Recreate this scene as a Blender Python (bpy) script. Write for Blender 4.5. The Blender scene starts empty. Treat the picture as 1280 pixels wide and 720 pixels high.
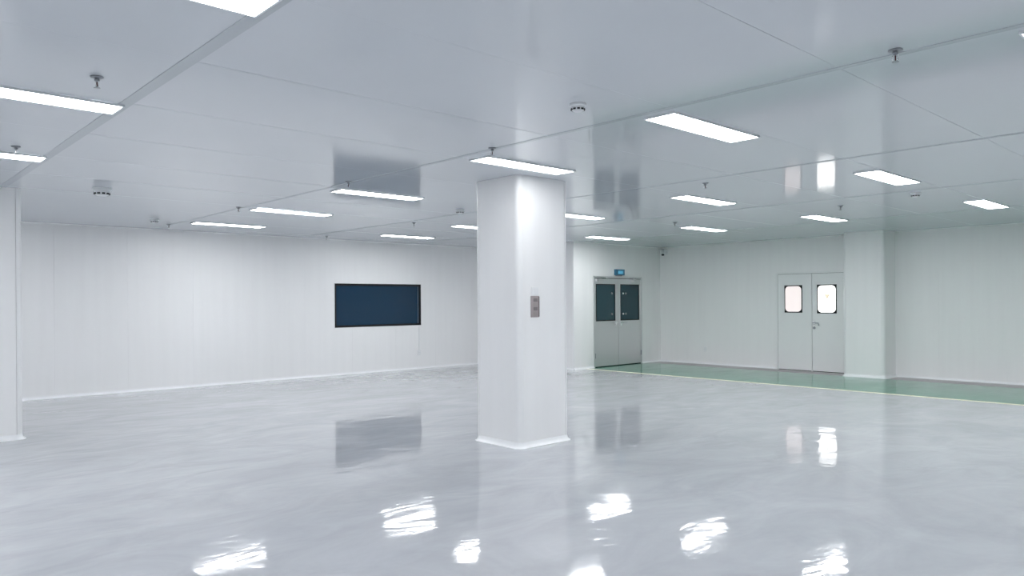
import bpy, bmesh, math, random
from mathutils import Matrix, Vector

random.seed(7)
S = bpy.context.scene
C = S.collection

# ------------------------------------------------------------------ camera
F_PX, YAW, HORIZON, ROLL = 926.71, 0.824027, 376.58, 0.006437
CAM_H, H = 1.5976, 2.972            # eye height, ceiling height
XR, YD, YL, XC = 16.05, 11.62, 14.53, 12.70   # right wall, steel-door wall, left wall, jog corner
XB, YB = -5.2, -4.2                 # walls behind the viewer
cd = bpy.data.cameras.new('camera')
cam = bpy.data.objects.new('camera', cd)
C.objects.link(cam)
fw = Vector((math.cos(YAW), math.sin(YAW), 0))
rt0 = Vector((math.sin(YAW), -math.cos(YAW), 0))
up0 = Vector((0, 0, 1))
rt = rt0 * math.cos(ROLL) - up0 * math.sin(ROLL)
up = up0 * math.cos(ROLL) + rt0 * math.sin(ROLL)
cam.matrix_world = Matrix(((rt.x, up.x, -fw.x, 0), (rt.y, up.y, -fw.y, 0), (rt.z, up.z, -fw.z, CAM_H), (0, 0, 0, 1)))
cd.sensor_width = 36.0
cd.lens = F_PX / 1280 * 36.0
cd.shift_y = (HORIZON - 360) / 1280
cd.clip_start = 0.05
S.camera = cam

# ------------------------------------------------------------------ world, exposure
w = bpy.data.worlds.new('world')
S.world = w
w.use_nodes = True
w.node_tree.nodes['Background'].inputs[0].default_value = (0.5, 0.52, 0.55, 1)
w.node_tree.nodes['Background'].inputs[1].default_value = 0.05
S.view_settings.view_transform = 'Standard'
S.view_settings.look = 'None'
S.view_settings.gamma = 1
S.view_settings.use_curve_mapping = False
S.view_settings.exposure = 1.39
S.cycles.max_bounces = 12
S.cycles.diffuse_bounces = 8
S.cycles.glossy_bounces = 6
S.cycles.use_denoising = True
LAMP = 11.0                         # radiance of the ceiling panels
LAMP_WEAK = 4.2                     # the dimmer panel beside the middle column
LAMP_COL = (0.972, 0.983, 1.0)

# ------------------------------------------------------------------ materials
def principled(name, col, rough=0.4, metal=0.0, spec=0.5, emis=None, estr=0.0, coat=0.0):
    m = bpy.data.materials.new(name)
    m.use_nodes = True
    b = m.node_tree.nodes['Principled BSDF']
    b.inputs['Base Color'].default_value = (*col, 1)
    b.inputs['Roughness'].default_value = rough
    b.inputs['Metallic'].default_value = metal
    b.inputs['Specular IOR Level'].default_value = spec
    b.inputs['Coat Weight'].default_value = coat
    if emis:
        b.inputs['Emission Color'].default_value = (*emis, 1)
        b.inputs['Emission Strength'].default_value = estr
    return m

def nd(m, t, **kw):
    n = m.node_tree.nodes.new(t)
    for k, v in kw.items():
        if k in n.inputs: n.inputs[k].default_value = v
        else: setattr(n, k, v)
    return n

def mottled(name, col, rough, var=0.03, scale=(1, 1, 1), nscale=2.0, bump=0.0, bscale=4.0, spec=0.5, rvar=0.0, coat=0.0):
    """painted sheet: faint tone and gloss variation in object space"""
    m = principled(name, col, rough, spec=spec, coat=coat)
    L = m.node_tree.links
    b = m.node_tree.nodes['Principled BSDF']
    g = nd(m, 'ShaderNodeNewGeometry')
    mp = nd(m, 'ShaderNodeMapping'); mp.inputs['Scale'].default_value = scale
    L.new(g.outputs['Position'], mp.inputs['Vector'])
    n = nd(m, 'ShaderNodeTexNoise', Scale=nscale, Detail=4.0)
    L.new(mp.outputs[0], n.inputs['Vector'])
    r = nd(m, 'ShaderNodeMapRange')
    r.inputs['From Min'].default_value = 0.3; r.inputs['From Max'].default_value = 0.7
    r.inputs['To Min'].default_value = 1 - var; r.inputs['To Max'].default_value = 1 + var
    L.new(n.outputs['Fac'], r.inputs['Value'])
    mx = nd(m, 'ShaderNodeMix', data_type='RGBA', blend_type='MULTIPLY')
    mx.inputs[0].default_value = 1.0
    mx.inputs[6].default_value = (*col, 1)
    L.new(r.outputs[0], mx.inputs[7])
    L.new(mx.outputs[2], b.inputs['Base Color'])
    if bump:
        n2 = nd(m, 'ShaderNodeTexNoise', Scale=bscale, Detail=2.0)
        L.new(mp.outputs[0], n2.inputs['Vector'])
        bp = nd(m, 'ShaderNodeBump', Distance=bump, Strength=1.0)
        L.new(n2.outputs['Fac'], bp.inputs['Height'])
        L.new(bp.outputs[0], b.inputs['Normal'])
    return m

M = {}
M['wall'] = mottled('wall_panel_white', (0.90, 0.90, 0.898), 0.34, var=0.012, scale=(3, 3, 0.15), nscale=3)
M['ceil'] = mottled('ceiling_panel_white', (0.675, 0.71, 0.745), 0.08, var=0.012, scale=(1, 1, 1), nscale=0.6, bump=0.0006, bscale=0.8)
M['joint'] = principled('joint_grey', (0.66, 0.69, 0.71), 0.5)
M['strip'] = principled('ceiling_strip', (0.52, 0.56, 0.59), 0.2)
M['white'] = mottled('trim_white', (0.87, 0.875, 0.875), 0.3, var=0.01)
M['cove'] = mottled('coving_white', (0.90, 0.91, 0.92), 0.25, var=0.01)
M['plastic'] = principled('white_plastic', (0.82, 0.84, 0.85), 0.35)
M['black'] = principled('black_rubber', (0.005, 0.006, 0.008), 0.45, spec=0.25)
M['dark'] = principled('dark_slot', (0.02, 0.022, 0.026), 0.6)
M['chrome'] = principled('chrome', (0.92, 0.93, 0.94), 0.22, metal=1.0)
M['steel_dark'] = principled('dark_shaded_steel', (0.32, 0.34, 0.36), 0.3, metal=1.0)  # dark steel, serving also as the shaded copy of the steel
M['glass'] = principled('dark_blue_glass', (0.006, 0.034, 0.074), 0.03)
M['door_glass'] = principled('dark_teal_glass', (0.016, 0.058, 0.074), 0.04)
M['bulb'] = principled('sprinkler_bulb', (0.10, 0.03, 0.03), 0.1)
M['diffuser'] = principled('lamp_diffuser', (0.85, 0.87, 0.88), 0.5, emis=LAMP_COL, estr=LAMP)
M['diffuser_weak'] = principled('lamp_diffuser_dim', (0.85, 0.87, 0.88), 0.5, emis=LAMP_COL, estr=LAMP_WEAK)
M['lampframe'] = principled('lamp_frame', (0.72, 0.75, 0.77), 0.35)
M['pane_pink'] = principled('lit_pane_pink', (0.80, 0.76, 0.75), 0.15, emis=(1.0, 0.85, 0.83), estr=0.24)
M['pane_lit'] = principled('lit_pane', (0.85, 0.85, 0.84), 0.15, emis=(1.0, 0.985, 0.965), estr=0.85)
M['sticker'] = principled('glowing_beige_sticker', (0.76, 0.68, 0.52), 0.5, emis=(0.9, 0.78, 0.55), estr=0.25)  # beige sticker with an added glow, no lamp of its own
M['doorwhite'] = mottled('door_white', (0.87, 0.875, 0.875), 0.3, var=0.01)
M['switch'] = principled('brushed_switch_metal', (0.44, 0.385, 0.385), 0.38, metal=0.35)
M['switch_dark'] = principled('switch_key', (0.26, 0.23, 0.235), 0.4, metal=0.3)
M['signblue'] = principled('sign_blue', (0.04, 0.17, 0.28), 0.35)
M['signlit'] = principled('sign_lit', (0.06, 0.28, 0.42), 0.35, emis=(0.12, 0.45, 0.68), estr=0.2)
M['border'] = principled('border_paint', (0.36, 0.335, 0.345), 0.35, spec=0.3)
M['yellow'] = principled('yellow_line_paint', (0.88, 0.85, 0.64), 0.3)

def steel():
    m = principled('brushed_stainless', (0.72, 0.73, 0.73), 0.3, metal=1.0)
    L = m.node_tree.links; b = m.node_tree.nodes['Principled BSDF']
    g = nd(m, 'ShaderNodeNewGeometry'); mp = nd(m, 'ShaderNodeMapping')
    mp.inputs['Scale'].default_value = (60, 60, 0.6)
    L.new(g.outputs['Position'], mp.inputs['Vector'])
    n = nd(m, 'ShaderNodeTexNoise', Scale=2.0, Detail=3.0)
    L.new(mp.outputs[0], n.inputs['Vector'])
    r = nd(m, 'ShaderNodeMapRange')
    r.inputs['To Min'].default_value = 0.26; r.inputs['To Max'].default_value = 0.42
    L.new(n.outputs['Fac'], r.inputs['Value']); L.new(r.outputs[0], b.inputs['Roughness'])
    return m
M['steel'] = steel()

def epoxy(name, c1, c2, rough=(0.035, 0.095), spec=0.5):
    """self-levelled epoxy: trowel swirls in tone, slightly wavy glossy skin"""
    m = principled(name, c1, 0.1, spec=spec)
    L = m.node_tree.links; b = m.node_tree.nodes['Principled BSDF']
    g = nd(m, 'ShaderNodeNewGeometry')
    def mapped(sc, rz):
        mp = nd(m, 'ShaderNodeMapping')
        mp.inputs['Scale'].default_value = sc
        mp.inputs['Rotation'].default_value = (0, 0, rz)
        L.new(g.outputs['Position'], mp.inputs['Vector'])
        return mp
    m1 = mapped((0.8, 1.3, 1), 0.25)
    n1 = nd(m, 'ShaderNodeTexNoise', Scale=1.0, Detail=6.0, Roughness=0.62, Distortion=1.2)
    L.new(m1.outputs[0], n1.inputs['Vector'])
    cr = nd(m, 'ShaderNodeValToRGB')
    cr.color_ramp.elements[0].position = 0.32; cr.color_ramp.elements[0].color = (*c1, 1)
    cr.color_ramp.elements[1].position = 0.70; cr.color_ramp.elements[1].color = (*c2, 1)
    L.new(n1.outputs['Fac'], cr.inputs['Fac'])
    L.new(cr.outputs['Color'], b.inputs['Base Color'])
    m2 = mapped((1.1, 2.6, 1), -0.35)
    n2 = nd(m, 'ShaderNodeTexNoise', Scale=0.9, Detail=5.0, Roughness=0.6, Distortion=0.8)
    L.new(m2.outputs[0], n2.inputs['Vector'])
    r = nd(m, 'ShaderNodeMapRange')
    r.inputs['From Min'].default_value = 0.35; r.inputs['From Max'].default_value = 0.7
    r.inputs['To Min'].default_value = rough[0]; r.inputs['To Max'].default_value = rough[1]
    L.new(n2.outputs['Fac'], r.inputs['Value']); L.new(r.outputs[0], b.inputs['Roughness'])
    m3 = mapped((1.0, 1.7, 1), 0.55)
    n3 = nd(m, 'ShaderNodeTexNoise', Scale=1.3, Detail=3.5, Roughness=0.5, Distortion=0.7)
    L.new(m3.outputs[0], n3.inputs['Vector'])
    bp = nd(m, 'ShaderNodeBump', Distance=0.006, Strength=1.0)
    L.new(n3.outputs['Fac'], bp.inputs['Height'])
    L.new(bp.outputs[0], b.inputs['Normal'])
    return m
M['floor'] = epoxy('grey_epoxy', (0.415, 0.428, 0.452), (0.51, 0.522, 0.548))
M['green'] = epoxy('green_epoxy', (0.05, 0.235, 0.145), (0.07, 0.27, 0.17), rough=(0.08, 0.16), spec=0.28)

# ------------------------------------------------------------------ helpers
def bx(bm, x0, x1, y0, y1, z0, z1):
    v = [bm.verts.new(c) for c in ((x0, y0, z0), (x1, y0, z0), (x1, y1, z0), (x0, y1, z0),
                                   (x0, y0, z1), (x1, y0, z1), (x1, y1, z1), (x0, y1, z1))]
    for f in ((3, 2, 1, 0), (4, 5, 6, 7), (0, 1, 5, 4), (1, 2, 6, 5), (2, 3, 7, 6), (3, 0, 4, 7)):
        bm.faces.new([v[i] for i in f])

def box(*a, bevel=0.0, seg=2):
    bm = bmesh.new(); bx(bm, *a)
    if bevel:
        bmesh.ops.bevel(bm, geom=bm.edges[:], offset=bevel, segments=seg, profile=0.5, affect='EDGES')
    return bm

def extrude(bm, pts, axis, a, b):
    """closed polygon pts extruded along axis (0,1,2) from a to b; pts in the two other axes in cyclic order"""
    def P(u, v, t):
        return {0: (t, u, v), 1: (v, t, u), 2: (u, v, t)}[axis]
    A = [bm.verts.new(P(u, v, a)) for u, v in pts]
    B = [bm.verts.new(P(u, v, b)) for u, v in pts]
    n = len(pts)
    bm.faces.new(A[::-1]); bm.faces.new(B)
    for i in range(n):
        j = (i + 1) % n
        bm.faces.new((A[i], A[j], B[j], B[i]))

def lathe(bm, prof, n=24, cx=0, cy=0):
    rings = []
    for r, z in prof:
        if r < 1e-6:
            rings.append([bm.verts.new((cx, cy, z))])
        else:
            rings.append([bm.verts.new((cx + r * math.cos(2 * math.pi * i / n), cy + r * math.sin(2 * math.pi * i / n), z)) for i in range(n)])
    for a, b in zip(rings, rings[1:]):
        for i in range(n):
            j = (i + 1) % n
            if len(a) == 1 and len(b) == 1: continue
            if len(a) == 1: bm.faces.new((a[0], b[i], b[j]))
            elif len(b) == 1: bm.faces.new((a[i], a[j], b[0]))
            else: bm.faces.new((a[i], a[j], b[j], b[i]))

def tube(bm, pts, r, n=8):
    pts = [Vector(p) for p in pts]
    rings = []
    for k, p in enumerate(pts):
        d = (pts[min(k + 1, len(pts) - 1)] - pts[max(k - 1, 0)]).normalized()
        q = Vector((0, 0, 1)) if abs(d.z) < 0.9 else Vector((1, 0, 0))
        s = d.cross(q).normalized(); t = d.cross(s).normalized()
        rings.append([bm.verts.new(p + r * (s * math.cos(2 * math.pi * i / n) + t * math.sin(2 * math.pi * i / n))) for i in range(n)])
    for a, b in zip(rings, rings[1:]):
        for i in range(n):
            j = (i + 1) % n
            bm.faces.new((a[i], a[j], b[j], b[i]))
    bm.faces.new(rings[0]); bm.faces.new(rings[-1][::-1])

def mesh(name, bm, mat, smooth=False):
    bmesh.ops.recalc_face_normals(bm, faces=bm.faces[:])
    me = bpy.data.meshes.new(name)
    bm.to_mesh(me); bm.free()
    me.materials.append(M[mat])
    if smooth:
        me.polygons.foreach_set('use_smooth', [True] * len(me.polygons))
        me.set_sharp_from_angle(angle=math.radians(40))
    return me

def obj(name, bm, mat, parent=None, loc=(0, 0, 0), smooth=False):
    me = bm if isinstance(bm, bpy.types.Mesh) else mesh(name, bm, mat, smooth)
    o = bpy.data.objects.new(name, me)
    C.objects.link(o)
    o.parent = parent
    o.location = loc
    return o

def tag(o, label, cat, group=None, kind=None):
    o['label'] = label
    o['category'] = cat
    if group: o['group'] = group
    if kind: o['kind'] = kind
    return o

def thing(name, label, cat, loc, rz=0.0, group=None, kind=None):
    o = bpy.data.objects.new(name, None)
    o.empty_display_size = 0.1
    C.objects.link(o)
    o.location = loc
    o.rotation_euler = (0, 0, rz)
    return tag(o, label, cat, group, kind)

def dup(root, loc, rz=None, label=None, scale=None):
    r = root.copy(); C.objects.link(r)
    r.location = loc
    if rz is not None: r.rotation_euler = (0, 0, rz)
    if label: r['label'] = label
    if scale: r.scale = (scale, scale, scale)
    for ch in list(root.children):
        c = ch.copy(); C.objects.link(c); c.parent = r
        for g in list(ch.children):
            d = g.copy(); C.objects.link(d); d.parent = c
    return r

# ------------------------------------------------------------------ floor
floor = obj('floor', box(XB - .1, XR + .1, YB - .1, YL + .1, -0.15, 0.0), 'floor')
tag(floor, 'glossy pale grey epoxy floor with wavy reflections', 'floor', kind='structure')
GX0, GX1 = 13.14, 15.47
g = obj('walkway_paint', box(GX0, GX1, YB, YD, 0.0, 0.002), 'green', floor)
g['label'] = 'green painted walkway along the right wall'
bd = obj('walkway_border', box(GX1, XR, YB, YD, 0.0, 0.002), 'border', floor)
bd['label'] = 'dull mauve grey strip between green walkway and right wall'
yl_ = obj('walkway_line', box(GX0 - 0.10, GX0, YB, YD, 0.0, 0.0025), 'yellow', floor)
yl_['label'] = 'pale yellow line edging the green walkway'

# ------------------------------------------------------------------ ceiling: backing, sheet panels, joint strips
ceil = obj('ceiling', box(XB - .1, XR + .1, YB - .1, YL + .1, H + 0.03, H + 0.15), 'joint')
tag(ceil, 'glossy white metal panel ceiling with thin joints', 'ceiling', kind='structure')
XS = [XB, -4.28, -1.38, 1.52, 4.43, 7.32, 10.15, 13.05, XR]
YS = [0.71 + 1.2 * k for k in range(-4, 12)]
YS = [YB] + [y for y in YS if YB + .2 < y < YL - .2] + [YL]
pcache = {}
for i in range(len(XS) - 1):
    for j in range(len(YS) - 1):
        x0, x1, y0, y1 = XS[i], XS[i + 1], YS[j], YS[j + 1]
        if x0 > XC and y0 > YD: continue
        wx, wy = round(x1 - x0 - 0.003, 3), round(y1 - y0 - 0.003, 3)
        if (wx, wy) not in pcache:
            bm = box(-wx / 2, wx / 2, -wy / 2, wy / 2, 0, 0.028)
            es = [e for e in bm.edges if abs(e.verts[0].co.z) < 1e-6 and abs(e.verts[1].co.z) < 1e-6]
            bmesh.ops.bevel(bm, geom=es, offset=0.001, segments=1, affect='EDGES')
            pcache[(wx, wy)] = mesh('panel', bm, 'ceil')
        p = obj('panel', pcache[(wx, wy)], None, ceil, ((x0 + x1) / 2, (y0 + y1) / 2, H))
        p.rotation_euler = (random.uniform(-1, 1) * 0.0011, random.uniform(-1, 1) * 0.0005, 0)
for x in XS[1:-1]:
    y1 = YL if x < XC else YD
    hs = 0.04 if x == 1.52 else 0.026
    obj('joint_strip', box(x - hs, x + hs, YB, y1, H - 0.004, H + 0.002, bevel=0.0015, seg=1), 'strip', ceil)

# ------------------------------------------------------------------ walls of sandwich panels
PANEL_T = 0.05
def wall(name, label, axis, plane, facing, t0, t1, openings=(), pitch=1.15, start=None, inset=0.0):
    """axis: direction the wall runs (0 = along X, 1 = along Y); facing +1/-1 along the other axis"""
    back = plane - facing * PANEL_T
    def slab(bm, a, b, z0, z1, d0, d1):
        lo, hi = min(d0, d1), max(d0, d1)
        if axis == 0: bx(bm, a, b, lo, hi, z0, z1)
        else: bx(bm, lo, hi, a, b, z0, z1)
    bm = bmesh.new()
    slab(bm, t0 + inset, t1, 0, H + 0.03, back, back - facing * 0.06)
    o = obj(name, bm, 'joint')
    tag(o, label, 'wall', kind='structure')
    cuts = [t0]
    t = (start if start is not None else t0) + pitch
    while t < t1 - 0.15:
        if t > t0 + 0.15: cuts.append(t)
        t += pitch
    cuts.append(t1)
    for a, b in zip(cuts, cuts[1:]):
        a += 0.0006; b -= 0.0006
        rects = [(a, b, 0.0, H)]
        for (u0, u1, z0, z1) in openings:
            out = []
            for (c, d, e, f) in rects:
                if u1 <= c or u0 >= d: out.append((c, d, e, f)); continue
                if u0 > c: out.append((c, u0, e, f))
                if u1 < d: out.append((u1, d, e, f))
                m0, m1 = max(c, u0), min(d, u1)
                if z0 > e: out.append((m0, m1, e, z0))
                if z1 < f: out.append((m0, m1, z1, f))
            rects = out
        if not rects: continue
        bm = bmesh.new()
        for (c, d, e, f) in rects: slab(bm, c, d, e, f, plane, back + facing * 0.001)
        obj('panel', bm, 'wall', o)
    return o

D1 = (13.38, 15.25, 0.0, 2.19)      # steel door opening in X
W1 = (8.16, 10.47, 1.04, 2.015)     # dark window in X
D2 = (6.77, 8.40, 0.0, 2.215)       # white door opening in Y
wall('wall_left', 'long white panel wall with the dark window', 0, YL, -1, XB, XC + 0.05, [W1])
wall('wall_far', 'white panel wall around the steel double door', 0, YD, -1, XC, XR, [D1], start=XC - 0.5, inset=0.12)
wall('wall_return', 'short white return wall behind the middle column', 1, XC, -1, YD + PANEL_T, YL)
wall('wall_right', 'white panel wall with the white double door', 1, XR, -1, YB, YD, [D2])
wall('wall_back', 'white panel wall behind the viewer', 0, YB, 1, XB, XR)
wall('wall_side', 'white panel wall at the near left side', 1, XB, 1, YB, YL)

def cove_profile(r, n=5):
    """concave quarter: wall at u=0, floor at v=0, reaching r out and r up"""
    pts = [(0, 0), (r, 0), (r, 0.004)]
    for k in range(1, n):
        a = math.pi / 2 * k / n
        pts.append((r - (r - 0.004) * math.sin(a), r - (r - 0.004) * math.cos(a)))
    pts += [(0.004, r), (0, r)]
    return pts

def cove(name, label, axis, plane, facing, t0, t1, r=0.05, top=False, mat='cove', kind='structure', parent=None):
    bm = bmesh.new()
    for_pts = cove_profile(r)
    A, B = [], []
    for u, v in for_pts:
        z = H - v if top else v
        d = plane + facing * u
        for lst, t in ((A, t0), (B, t1)):
            lst.append(bm.verts.new((t, d, z) if axis == 0 else (d, t, z)))
    n = len(A)
    bm.faces.new(A); bm.faces.new(B[::-1])
    for i in range(n):
        j = (i + 1) % n
        bm.faces.new((A[i], B[i], B[j], A[j]))
    o = obj(name, bm, mat, smooth=True)
    tag(o, label, 'baseboard' if not top else 'trim', kind=kind)
    return o
cove('baseboard_left', 'white coved skirting at the foot of the long left wall', 0, YL, -1, XB, XC)
cove('baseboard_far', 'white coved skirting left of the steel door', 0, YD, -1, XC, D1[0])
cove('baseboard_corner', 'short white coved skirting between steel door and corner', 0, YD, -1, D1[1], XR)
cove('baseboard_right', 'white coved skirting between room corner and white door', 1, XR, -1, D2[1], YD, r=0.04)
cove('baseboard_near', 'white coved skirting right of the wall pillar', 1, XR, -1, YB, 5.76, r=0.04)
cove('baseboard_return', 'white coved skirting of the short return wall', 1, XC, -1, YD, YL)
cove('trim_1', 'ceiling cove of the long left wall', 0, YL, -1, XB, XC, r=0.03, top=True, mat='white')
cove('trim_2', 'ceiling cove above the steel door', 0, YD, -1, XC, XR, r=0.03, top=True, mat='white')
cove('trim_3', 'ceiling cove of the right wall', 1, XR, -1, YB, YD, r=0.03, top=True, mat='white')
# rounded metal corner of the jog
bm = bmesh.new()
pts = [(0.03, 0)] + [(0.03 - 0.03 * math.sin(a), 0.03 - 0.03 * math.cos(a)) for a in [math.pi / 2 * k / 5 for k in range(6)]] + [(0, 0.03), (0.03, 0.03)]
extrude(bm, [(XC - 0.006 + u, YD - 0.006 + v) for u, v in pts[1:]], 2, 0.05, H)
tag(obj('trim_4', bm, 'white', smooth=True), 'bright rounded corner trim left of the steel door wall', 'trim', kind='structure')

# ------------------------------------------------------------------ columns clad in panels with rounded corner trims
def column(name, label, x0, x1, y0, y1, faces, corners, skirt):
    cx, cy = (x0 + x1) / 2, (y0 + y1) / 2
    t = thing(name, label, 'column', (cx, cy, 0))
    hx, hy, R, g, T = (x1 - x0) / 2, (y1 - y0) / 2, 0.06, 0.003, 0.03
    top = H - 0.001
    for f in faces:
        if f == '-y': b = box(-hx + R + g, hx - (R + g if '+-' in corners else 0), -hy, -hy + T, 0, top)
        if f == '+y': b = box(-hx + R + g, hx - (R + g if '++' in corners else 0), hy - T, hy, 0, top)
        if f == '-x': b = box(-hx, -hx + T, -hy + R + g, hy - R - g, 0, top)
        if f == '+x': b = box(hx - T, hx, -hy + R + g, hy - R - g, 0, top)
        obj('face_panel', b, 'wall', t)
    for c in corners:
        sx, sy = (-1 if c[0] == '-' else 1), (-1 if c[1] == '-' else 1)
        n = 7
        out, inn = [], []
        for k in range(n + 1):
            a = math.pi / 2 * k / n
            out.append((sx * (hx - R + (R + 0.002) * math.sin(a)), sy * (hy - R + (R + 0.002) * math.cos(a))))
            inn.append((sx * (hx - R + (R - 0.012) * math.sin(a)), sy * (hy - R + (R - 0.012) * math.cos(a))))
        bm = bmesh.new(); extrude(bm, out + inn[::-1], 2, 0, top)
        obj('corner_trim', bm, 'white', t, smooth=True)
    # coved skirting following the rounded plan
    bm = bmesh.new()
    plan = []
    n = 6
    def arc(sx, sy, rev):
        pts = [(sx, sy, math.pi / 2 * k / n) for k in range(n + 1)]
        return pts[::-1] if rev else pts
    if skirt == 'round':
        seq = arc(1, 1, True) + arc(1, -1, False)
        seq = arc(1, 1, False) + arc(1, -1, True) + arc(-1, -1, False) + arc(-1, 1, True)
    else:
        seq = arc(-1, -1, False) + arc(-1, 1, True)
    prof = [(0.0, 0.06), (0.004, 0.06), (0.010, 0.035), (0.022, 0.016), (0.042, 0.005), (0.042, 0.0), (0.0, 0.0)]
    rings = []
    for sx, sy, a in seq:
        ring = []
        for e, z in prof:
            rr = R + e
            ring.append(bm.verts.new((sx * (hx - R + rr * math.sin(a)), sy * (hy - R + rr * math.cos(a)), z)))
        rings.append(ring)
    if skirt != 'round':
        def flat(x, y):
            return [bm.verts.new((x, y - e if y < 0 else y + e, z)) for e, z in prof]
        rings = [flat(hx, -hy)] + rings + [flat(hx, hy)]
        # order must run along the wall: start -y side at the wall
    pairs = list(zip(rings, rings[1:])) + ([(rings[-1], rings[0])] if skirt == 'round' else [])
    for A, B in pairs:
        for i in range(len(prof)):
            j = (i + 1) % len(prof)
            bm.faces.new((A[i], A[j], B[j], B[i]))
    obj('skirting', bm, 'cove', t, smooth=True)
    return t
column('column', 'square white panel-clad column in the middle with a switch panel', 5.50, 6.28, 5.83, 6.56,
       ('-x', '+x', '-y', '+y'), ('--', '-+', '+-', '++'), 'round')
column('column', 'white panel-clad column cut by the left edge of the photo', 0.92, 1.71, 10.40, 11.15,
       ('-x', '+x', '-y', '+y'), ('--', '-+', '+-', '++'), 'round')
column('wall_pillar', 'white pillar against the right wall beside the white double door', 15.47, XR, 5.80, 6.62,
       ('-x', '-y', '+y'), ('--', '-+'), 'open')

# ------------------------------------------------------------------ dark window
wn = thing('window_1', 'wide dark window pane in the long left wall', 'window', ((W1[0] + W1[1]) / 2, YL, W1[2]), kind='structure')
hw, hh = (W1[1] - W1[0]) / 2, W1[3] - W1[2]
def rect_ring(bm, x0, x1, z0, z1, w_, y0, y1):
    bx(bm, x0, x1, y0, y1, z0, z0 + w_); bx(bm, x0, x1, y0, y1, z1 - w_, z1)
    bx(bm, x0, x0 + w_, y0, y1, z0 + w_, z1 - w_); bx(bm, x1 - w_, x1, y0, y1, z0 + w_, z1 - w_)
bm = bmesh.new(); rect_ring(bm, -hw - .022, hw + .022, -.022, hh + .022, .024, -0.008, 0.0)
obj('window_trim', bm, 'white', wn)
bm = bmesh.new(); rect_ring(bm, -hw + .002, hw - .002, .002, hh - .002, .035, -0.004, 0.045)
obj('window_frame', bm, 'black', wn)
obj('pane', box(-hw + .037, hw - .037, 0.012, 0.02, .037, hh - .037), 'glass', wn)
bm = bmesh.new(); rect_ring(bm, -hw + .037, hw - .037, .037, hh - .037, .012, 0.004, 0.0118)
obj('gasket', bm, 'black', wn)
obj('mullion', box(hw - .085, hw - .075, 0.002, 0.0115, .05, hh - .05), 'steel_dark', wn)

# ------------------------------------------------------------------ steel double door
x0, x1, _, zt = D1
d1 = thing('door_1', 'stainless steel double door with dark glass panels', 'door', ((x0 + x1) / 2, YD, 0), kind='structure')
hw = (x1 - x0) / 2
for s in (-1, 1):
    obj('jamb', box(min(s * hw, s * (hw - .045)), max(s * hw, s * (hw - .045)), -0.02, 0.045, 0, zt, bevel=0.003), 'steel', d1)
obj('head_frame', box(-hw + .045, hw - .045, -0.02, 0.045, zt - 0.045, zt, bevel=0.003), 'steel', d1)
obj('head_shadow_gap', box(-hw + .045, hw - .045, -0.012, 0.03, zt - .057, zt - .0455), 'black', d1)  # black bar put in as the shadow line above the leaves
obj('threshold', box(-hw + .045, hw - .045, 0.0, 0.04, 0, 0.02), 'black', d1)
zl0, zl1 = 0.022, zt - 0.058
for s in (-1, 1):
    a, b = (-hw + .049, -0.003) if s < 0 else (0.003, hw - .049)
    # pane rectangle in local X
    pa, pb = ((13.475, 14.195) if s < 0 else (14.395, 15.145))
    pa -= (x0 + x1) / 2; pb -= (x0 + x1) / 2
    pz0, pz1 = 1.105, 2.0
    bm = bmesh.new()
    bx(bm, a, b, -0.006, 0.034, zl0, pz0); bx(bm, a, b, -0.006, 0.034, pz1, zl1)
    bx(bm, a, pa, -0.006, 0.034, pz0, pz1); bx(bm, pb, b, -0.006, 0.034, pz0, pz1)
    leaf = obj('leaf', bm, 'steel', d1)
    bm = bmesh.new(); rect_ring(bm, pa, pb, pz0, pz1, 0.024, -0.009, 0.02)
    obj('pane_gasket', bm, 'black', leaf)
    obj('pane', box(pa + .024, pb - .024, 0.0, 0.012, pz0 + .024, pz1 - .024), 'door_glass', leaf)
    # lever handle
    hx = -0.10 if s < 0 else 0.10
    bm = bmesh.new(); bx(bm, hx - .025, hx + .025, -0.016, -0.006, 0.985, 1.085)
    obj('handle_plate', bm, 'chrome', leaf)
    bm = bmesh.new()
    tube(bm, [(hx, -0.016, 1.06), (hx, -0.06, 1.06), (hx + s * 0.03, -0.07, 1.06), (hx + s * 0.17, -0.07, 1.055)], 0.015)
    obj('lever_handle', bm, 'chrome', leaf, smooth=True)
    # door closer on the head
    cx = (a + .07) if s < 0 else (b - .34)
    obj('door_closer', box(cx, cx + .26, -0.065, -0.0065, 2.055, 2.115, bevel=0.006), 'steel', leaf)
    bm = bmesh.new()
    tube(bm, [(cx + .13, -0.05, 2.12), (cx + .13 - s * .20, -0.10, 2.13), (cx + .13 - s * .02, -0.03, 2.165)], 0.009)
    obj('closer_arm', bm, 'chrome', leaf, smooth=True)
    # bolted glass fixings
    xs = (14.50, 14.61) if s > 0 else (14.07,)
    for fx in xs:
        for fz in (1.27, 1.775):
            bm = bmesh.new(); lathe(bm, [(0, -0.016), (0.024, -0.014), (0.028, -0.004), (0.028, 0.001)], 12)
            bmesh.ops.rotate(bm, verts=bm.verts[:], cent=(0, 0, 0), matrix=Matrix.Rotation(-math.pi / 2, 3, 'X'))
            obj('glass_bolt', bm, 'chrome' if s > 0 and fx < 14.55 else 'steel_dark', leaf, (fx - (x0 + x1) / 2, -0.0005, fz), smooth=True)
    ox = a + .003 if s < 0 else b - .003
    for z in (0.28, 1.05, 1.9):
        bm = bmesh.new(); lathe(bm, [(0, -.06), (.011, -.06), (.011, .06), (0, .06)], 10, ox, -0.018)
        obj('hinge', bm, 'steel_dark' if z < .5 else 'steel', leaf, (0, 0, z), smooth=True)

# ------------------------------------------------------------------ white double door (faces -X; built along local X then turned)
y0, y1, _, zt = D2
d2 = thing('door_2', 'white double door with two lit rounded windows', 'door', (XR, (y0 + y1) / 2, 0), rz=-math.pi / 2, kind='structure')
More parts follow.
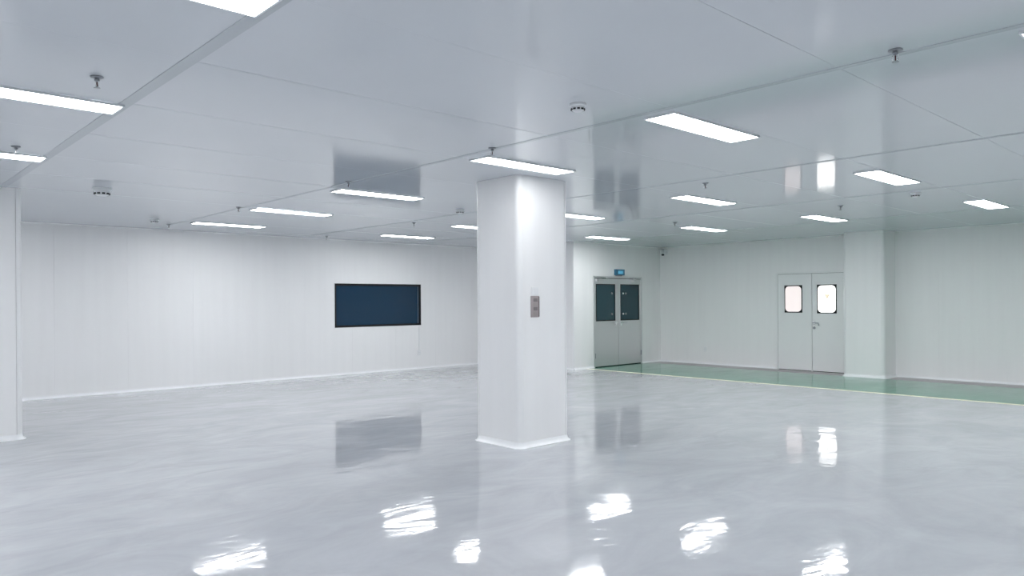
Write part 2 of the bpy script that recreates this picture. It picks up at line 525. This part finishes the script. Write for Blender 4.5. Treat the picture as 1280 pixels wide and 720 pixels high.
# local +X points to world -Y (to the right seen from the room), local -Y points to world -X (into the room)
hw = (y1 - y0) / 2
LX = lambda wy: (y0 + y1) / 2 - wy
def rrect(x0, x1, z0, z1, r, n=6):
    pts = []
    for cx, cz, a0 in ((x1 - r, z1 - r, 0), (x0 + r, z1 - r, 90), (x0 + r, z0 + r, 180), (x1 - r, z0 + r, 270)):
        for k in range(n + 1):
            a = math.radians(a0 + 90 * k / n)
            pts.append((cx + r * math.cos(a), cz + r * math.sin(a)))
    return pts
for s in (-1, 1):
    obj('jamb', box(min(s * hw, s * (hw - .05)), max(s * hw, s * (hw - .05)), -0.018, 0.045, 0, zt, bevel=0.004), 'white', d2)
obj('head_frame', box(-hw + .05, hw - .05, -0.018, 0.045, zt - 0.04, zt, bevel=0.004), 'white', d2)
obj('rebate', box(-hw + .05, hw - .05, 0.03, 0.045, 0.0, zt - .04), 'dark', d2)
mid = LX(7.545)
for s in (-1, 1):
    a, b = (-hw + .056, mid - .006) if s < 0 else (mid + .006, hw - .056)
    wa, wb = (LX(8.185), LX(7.765)) if s < 0 else (LX(7.43), LX(6.995))
    pz0, pz1 = (1.30, 1.918) if s < 0 else (1.288, 1.92)
    bm = bmesh.new()
    zb, ztp = 0.014, zt - .046
    bx(bm, a, b, -0.008, 0.028, zb, pz0); bx(bm, a, b, -0.008, 0.028, pz1, ztp)
    bx(bm, a, wa, -0.008, 0.028, pz0, pz1); bx(bm, wb, b, -0.008, 0.028, pz0, pz1)
    leaf = obj('leaf', bm, 'doorwhite', d2)
    obj('pane_frame', box(wa, wb, -0.011, 0.02, pz0, pz1), 'black', leaf)
    bm = bmesh.new()
    extrude(bm, [(z, x) for x, z in rrect(wa + .022, wb - .022, pz0 + .022, pz1 - .022, 0.085)], 1, -0.0145, -0.0112)
    obj('pane', bm, 'pane_pink' if s < 0 else 'pane_lit', leaf)
    if s > 0:
        tx, tz = LX(7.20), 1.655
        bm = bmesh.new()
        extrude(bm, [(tz + .05, tx - .065), (tz + .05, tx + .065), (tz - .065, tx)], 1, -0.016, -0.0147)
        obj('triangle_sticker', bm, 'sticker', leaf)
        bm = bmesh.new(); bx(bm, mid + .02, mid + .07, -0.016, -0.008, 1.035, 1.12)
        obj('handle_plate', bm, 'chrome', leaf)
        bm = bmesh.new(); tube(bm, [(mid + .045, -0.016, 1.085), (mid + .045, -0.06, 1.085), (mid + .07, -0.068, 1.085), (mid + .165, -0.068, 1.075), (mid + .172, -0.06, 1.02)], 0.012)
        obj('lever_handle', bm, 'steel_dark', leaf, smooth=True)
        bm = bmesh.new(); lathe(bm, [(0, -0.02), (0.026, -0.018), (0.03, -0.004), (0.03, 0.001)], 14)
        bmesh.ops.rotate(bm, verts=bm.verts[:], cent=(0, 0, 0), matrix=Matrix.Rotation(-math.pi / 2, 3, 'X'))
        obj('keyhole_cover', bm, 'steel_dark', leaf, (mid + .05, -0.0085, 0.965), smooth=True)
        obj('edge_strip', box(b - .022, b - .006, -0.020, -0.008, 1.33, 1.90, bevel=0.003), 'cove', leaf)
    else:
        obj('floor_bolt', box(mid - .016, mid + .016, -0.03, -0.008, 0.005, 0.05, bevel=0.004), 'cove', leaf)

# ------------------------------------------------------------------ ceiling light panels
def ring_box(bm, hx, hy, w_, z0, z1):
    bx(bm, -hx, hx, -hy, -hy + w_, z0, z1); bx(bm, -hx, hx, hy - w_, hy, z0, z1)
    bx(bm, -hx, -hx + w_, -hy + w_, hy - w_, z0, z1); bx(bm, hx - w_, hx, -hy + w_, hy - w_, z0, z1)
GRP = 'flat white light panels on the ceiling'
l0 = thing('ceiling_light', 'x', 'light', (0, 0, H), group=GRP)
bm = bmesh.new(); ring_box(bm, 0.612, 0.140, 0.012, -0.016, 0.0)
obj('frame', bm, 'lampframe', l0)
obj('diffuser', box(-0.599, 0.599, -0.127, 0.127, -0.013, -0.002), 'diffuser', l0)
LIGHTS = [
    (0.90, 3.28, 'light panel cut off by the top edge of the photo, upper left'),
    (0.91, 5.71, 'light panel at the left edge beside the nearest left sprinkler'),
    (0.905, 8.12, 'short-looking light panel at left edge just above the cut-off column'),
    (5.185, 10.48, 'light panel nearest the left wall but one, with a sprinkler at its left end'),
    (5.185, 12.87, 'light panel closest to the blank left part of the long left wall'),
    (5.175, 8.07, 'light panel within the dark window reflection on the ceiling'),
    (8.95, 12.86, 'small light panel directly above the right half of the dark window'),
    (8.92, 10.47, 'light panel partly hidden behind the left side of the middle column'),
    (8.86, 8.07, 'light panel partly hidden behind the right side of the middle column'),
    (12.55, 10.46, 'light panel straight above the steel double door'),
    (5.185, 5.40, 'light panel crossing just in front of the top of the middle column'),
    (5.14, 3.28, 'largest full light panel, right of the middle column near a ceiling joint'),
    (8.85, 5.66, 'second light panel right of the middle column, below a small sprinkler'),
    (12.41, 7.95, 'far light panel right of the wall camera corner'),
    (8.81, 3.25, 'light panel left of the small ceiling detector, right part of the ceiling'),
    (12.40, 5.60, 'light panel above the white double door'),
    (12.41, 3.22, 'rightmost whole light panel, above the blank right wall'),
    (5.13, 0.885, 'light panel whose tip only shows at upper right edge'),
]
OUT = [(0.9, 0.88), (0.9, -1.52), (5.14, -1.52), (8.81, 0.86), (8.81, -1.54), (12.4, 0.83), (12.4, -1.57),
       (-3.1, 0.88), (-3.1, 3.28), (-3.1, 5.7), (-3.1, 8.1), (-3.1, -1.52), (0.9, 12.87), (-3.1, 10.5), (-3.1, 12.87)]
for i, (x, y, lab) in enumerate(LIGHTS + [(x, y, 'light panel outside the photo, over the near part of the hall') for x, y in OUT]):
    if i == 0:
        l0.location = (x, y, H); l0['label'] = lab
    else:
        o = dup(l0, (x, y, H), label=lab)
        if 'crossing just in front' in lab:
            for ch in o.children:
                if ch.name.startswith('diffuser'):
                    ch.data = ch.data.copy(); ch.data.materials[0] = M['diffuser_weak']

# ------------------------------------------------------------------ sprinklers
GRP = 'pendent sprinklers on the ceiling'
s0 = thing('sprinkler', 'x', 'sprinkler', (0, 0, H), group=GRP)
bm = bmesh.new(); lathe(bm, [(0.014, 0), (0.036, 0), (0.038, -0.005), (0.034, -0.009), (0.018, -0.012), (0.014, -0.012)], 28)
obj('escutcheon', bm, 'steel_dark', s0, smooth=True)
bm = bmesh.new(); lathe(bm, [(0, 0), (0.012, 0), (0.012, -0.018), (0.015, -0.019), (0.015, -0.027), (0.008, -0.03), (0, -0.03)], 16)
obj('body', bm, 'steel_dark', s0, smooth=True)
for s in (-1, 1):
    bm = bmesh.new(); tube(bm, [(s * .011, 0, -0.026), (s * .016, 0, -0.036), (s * .016, 0, -0.05), (s * .009, 0, -0.062), (s * .002, 0, -0.068)], 0.0032, 6)
    obj('frame_arm', bm, 'chrome', s0, smooth=True)
bm = bmesh.new(); lathe(bm, [(0, -0.03), (0.004, -0.032), (0.004, -0.058), (0, -0.061)], 10)
obj('bulb', bm, 'bulb', s0, smooth=True)
bm = bmesh.new(); n = 24
top_, bot_ = [], []
for k in range(n):
    r = 0.018 if k % 2 else 0.013
    a = 2 * math.pi * k / n
    top_.append(bm.verts.new((r * math.cos(a), r * math.sin(a), -0.066)))
    bot_.append(bm.verts.new((r * math.cos(a), r * math.sin(a), -0.069)))
bm.faces.new(top_); bm.faces.new(bot_[::-1])
for k in range(n): bm.faces.new((top_[k], bot_[k], bot_[(k + 1) % n], top_[(k + 1) % n]))
obj('deflector', bm, 'steel_dark', s0)
SPR = [
    (1.21, 4.99, 'sprinkler above the light panel at the left edge, biggest on the left'),
    (1.22, 7.66, 'sprinkler just above the short light panel at the left edge'),
    (4.35, 10.46, 'small sprinkler at the left end of a light panel, toward the left wall'),
    (4.38, 13.5, 'tiny sprinkler by the top of the blank left wall'),
    (4.39, 4.99, 'sprinkler over the light panel in front of the middle column'),
    (4.37, 7.45, 'sprinkler inside the dark window reflection on the ceiling'),
    (7.50, 10.6, 'tiny sprinkler above the small light panel over the dark window'),
    (7.66, 13.95, 'tiny sprinkler at the wall top left of the dark window'),
    (4.34, 1.56, 'sprinkler beside the long joint at upper right, biggest on the right'),
    (7.60, 4.85, 'sprinkler right of the middle column above the second light panel'),
    (11.02, 7.65, 'tiny sprinkler toward the steel door corner'),
    (10.95, 4.71, 'tiny sprinkler above the light panel over the white door'),
]
for i, (x, y, lab) in enumerate(SPR):
    if i == 0:
        s0.location = (x, y, H); s0['label'] = lab; s0.rotation_euler = (0, 0, 0.9)
    else:
        dup(s0, (x, y, H), rz=0.9 + 0.5 * i, label=lab)

# ------------------------------------------------------------------ smoke detectors
GRP = 'round smoke detectors on the ceiling'
k0 = thing('smoke_detector', 'x', 'smoke detector', (0, 0, H), group=GRP)
bm = bmesh.new(); lathe(bm, [(0, 0), (0.058, 0), (0.060, -0.004), (0.058, -0.016), (0.052, -0.020), (0, -0.020)], 32)
obj('base', bm, 'plastic', k0, smooth=True)
bm = bmesh.new(); lathe(bm, [(0.047, -0.018), (0.050, -0.024), (0.048, -0.034), (0.043, -0.046), (0.030, -0.053), (0, -0.055)], 32)
kh = obj('housing', bm, 'plastic', k0, smooth=True)
for k in range(10):
    a = 2 * math.pi * k / 10 + 0.2
    bm = box(-0.0095, 0.0095, -0.004, 0.004, -0.0055, 0.0055)
    o = obj('vent_slot', bm, 'dark', kh, (0.0455 * math.cos(a), 0.0455 * math.sin(a), -0.040))
    o.rotation_euler = (0, 0, a + math.pi / 2)
DET = [
    (3.86, 3.48, 1.0, 'white smoke detector above the middle column, with dark vents'),
    (2.41, 9.75, 1.75, 'wide flat smoke detector on the left part of the ceiling'),
    (3.94, 12.82, 1.1, 'faint smoke detector near the top of the left wall'),
    (6.96, 8.65, 1.1, 'faint smoke detector left of the middle column'),
    (10.39, 3.50, 1.0, 'smoke detector below the right light panels'),
]
for i, (x, y, sc, lab) in enumerate(DET):
    if i == 0:
        k0.location = (x, y, H); k0['label'] = lab
    else:
        dup(k0, (x, y, H), rz=i * .7, label=lab, scale=sc)

# ------------------------------------------------------------------ security camera in the corner
cc = thing('security_camera', 'small white security camera with black front in the far corner', 'camera', (XR, 11.44, 2.84))
obj('wall_plate', box(-0.02, 0, -0.05, 0.05, -0.05, 0.06, bevel=0.004), 'plastic', cc)
bm = bmesh.new(); tube(bm, [(-0.02, 0, 0), (-0.07, 0, 0), (-0.10, 0, 0.02)], 0.014)
obj('arm', bm, 'plastic', cc, smooth=True)
def aimed(name, prof, mat, parent, loc, n=20, d=(-0.45, -0.30, -0.84)):
    bm = bmesh.new(); lathe(bm, prof, n)
    q = Vector((0, 0, 1)).rotation_difference(Vector(d).normalized())
    bmesh.ops.rotate(bm, verts=bm.verts[:], cent=(0, 0, 0), matrix=q.to_matrix())
    return obj(name, bm, mat, parent, loc, smooth=True)
body = aimed('body', [(0, -0.07), (0.035, -0.07), (0.042, -0.06), (0.042, 0.09), (0.038, 0.10), (0, 0.10)], 'plastic', cc, (-0.12, 0, 0.02))
aimed('front_glass', [(0, 0.1005), (0.037, 0.1005), (0.037, 0.108), (0.02, 0.112), (0, 0.112)], 'black', cc, (-0.12, 0, 0.02))
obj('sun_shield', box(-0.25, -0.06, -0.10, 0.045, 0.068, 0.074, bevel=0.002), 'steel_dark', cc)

# ------------------------------------------------------------------ lit sign above steel door
sg = thing('door_sign', 'small blue lit sign mounted above the steel double door', 'sign', (14.33, YD, 2.2))
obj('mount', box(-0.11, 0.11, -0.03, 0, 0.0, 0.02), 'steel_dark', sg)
obj('housing', box(-0.165, 0.165, -0.07, 0, 0.02, 0.165, bevel=0.006), 'signblue', sg)
obj('lit_face', box(-0.09, 0.09, -0.073, -0.0695, 0.055, 0.125), 'signlit', sg)

# ------------------------------------------------------------------ sockets, conduit, switches
def socket(label, loc, rz):
    t = thing('wall_socket', label, 'socket', loc, rz=rz, group='white wall sockets')
    pl = obj('plate', box(-0.045, 0.045, -0.012, 0, 0.0, 0.12, bevel=0.004), 'cove', t)
    for x in (-0.016, 0.016):
        obj('slot', box(x - .0035, x + .0035, -0.0125, -0.0115, 0.05, 0.075), 'joint', pl)
    return t
socket('white wall socket under the right end of the dark window', (10.41, YL, 0.325), 0)
socket('white wall socket low on the right wall left of the white door', (XR, 10.27, 0.315), -math.pi / 2)
cnd = thing('cable_conduit', 'thin white conduit running from dark window down to wall socket', 'conduit', (10.41, YL, 0.445))
obj('channel', box(-0.014, 0.014, -0.012, 0, 0.0, 0.57, bevel=0.003), 'white', cnd)
obj('channel_lid', box(-0.010, 0.010, -0.015, -0.0121, 0.005, 0.565), 'white', cnd)
sw = thing('switch_panel', 'grey metal switch panel on the middle column', 'switch', (5.735, 5.83, 1.42))
obj('back_plate', box(-0.062, 0.062, -0.012, 0, 0, 0.235, bevel=0.003), 'switch', sw)
for k in range(4):
    obj('switch_key', box(-0.030, 0.030, -0.019, -0.012, 0.028 + k * 0.048, 0.064 + k * 0.048, bevel=0.003), 'switch_dark' if k % 2 else 'switch', sw)
obj('edge_cover', box(0.0505, 0.0605, -0.0165, -0.0121, 0.008, 0.227), 'switch_dark', sw)
wp = thing('blank_plate', 'small white cover plate right above the grey switch panel', 'switch', (5.735, 5.83, 1.665))
obj('plate', box(-0.052, 0.052, -0.011, 0, 0, 0.085, bevel=0.003), 'cove', wp)
obj('rocker', box(-0.028, 0.028, -0.015, -0.011, 0.02, 0.066, bevel=0.002), 'cove', wp)
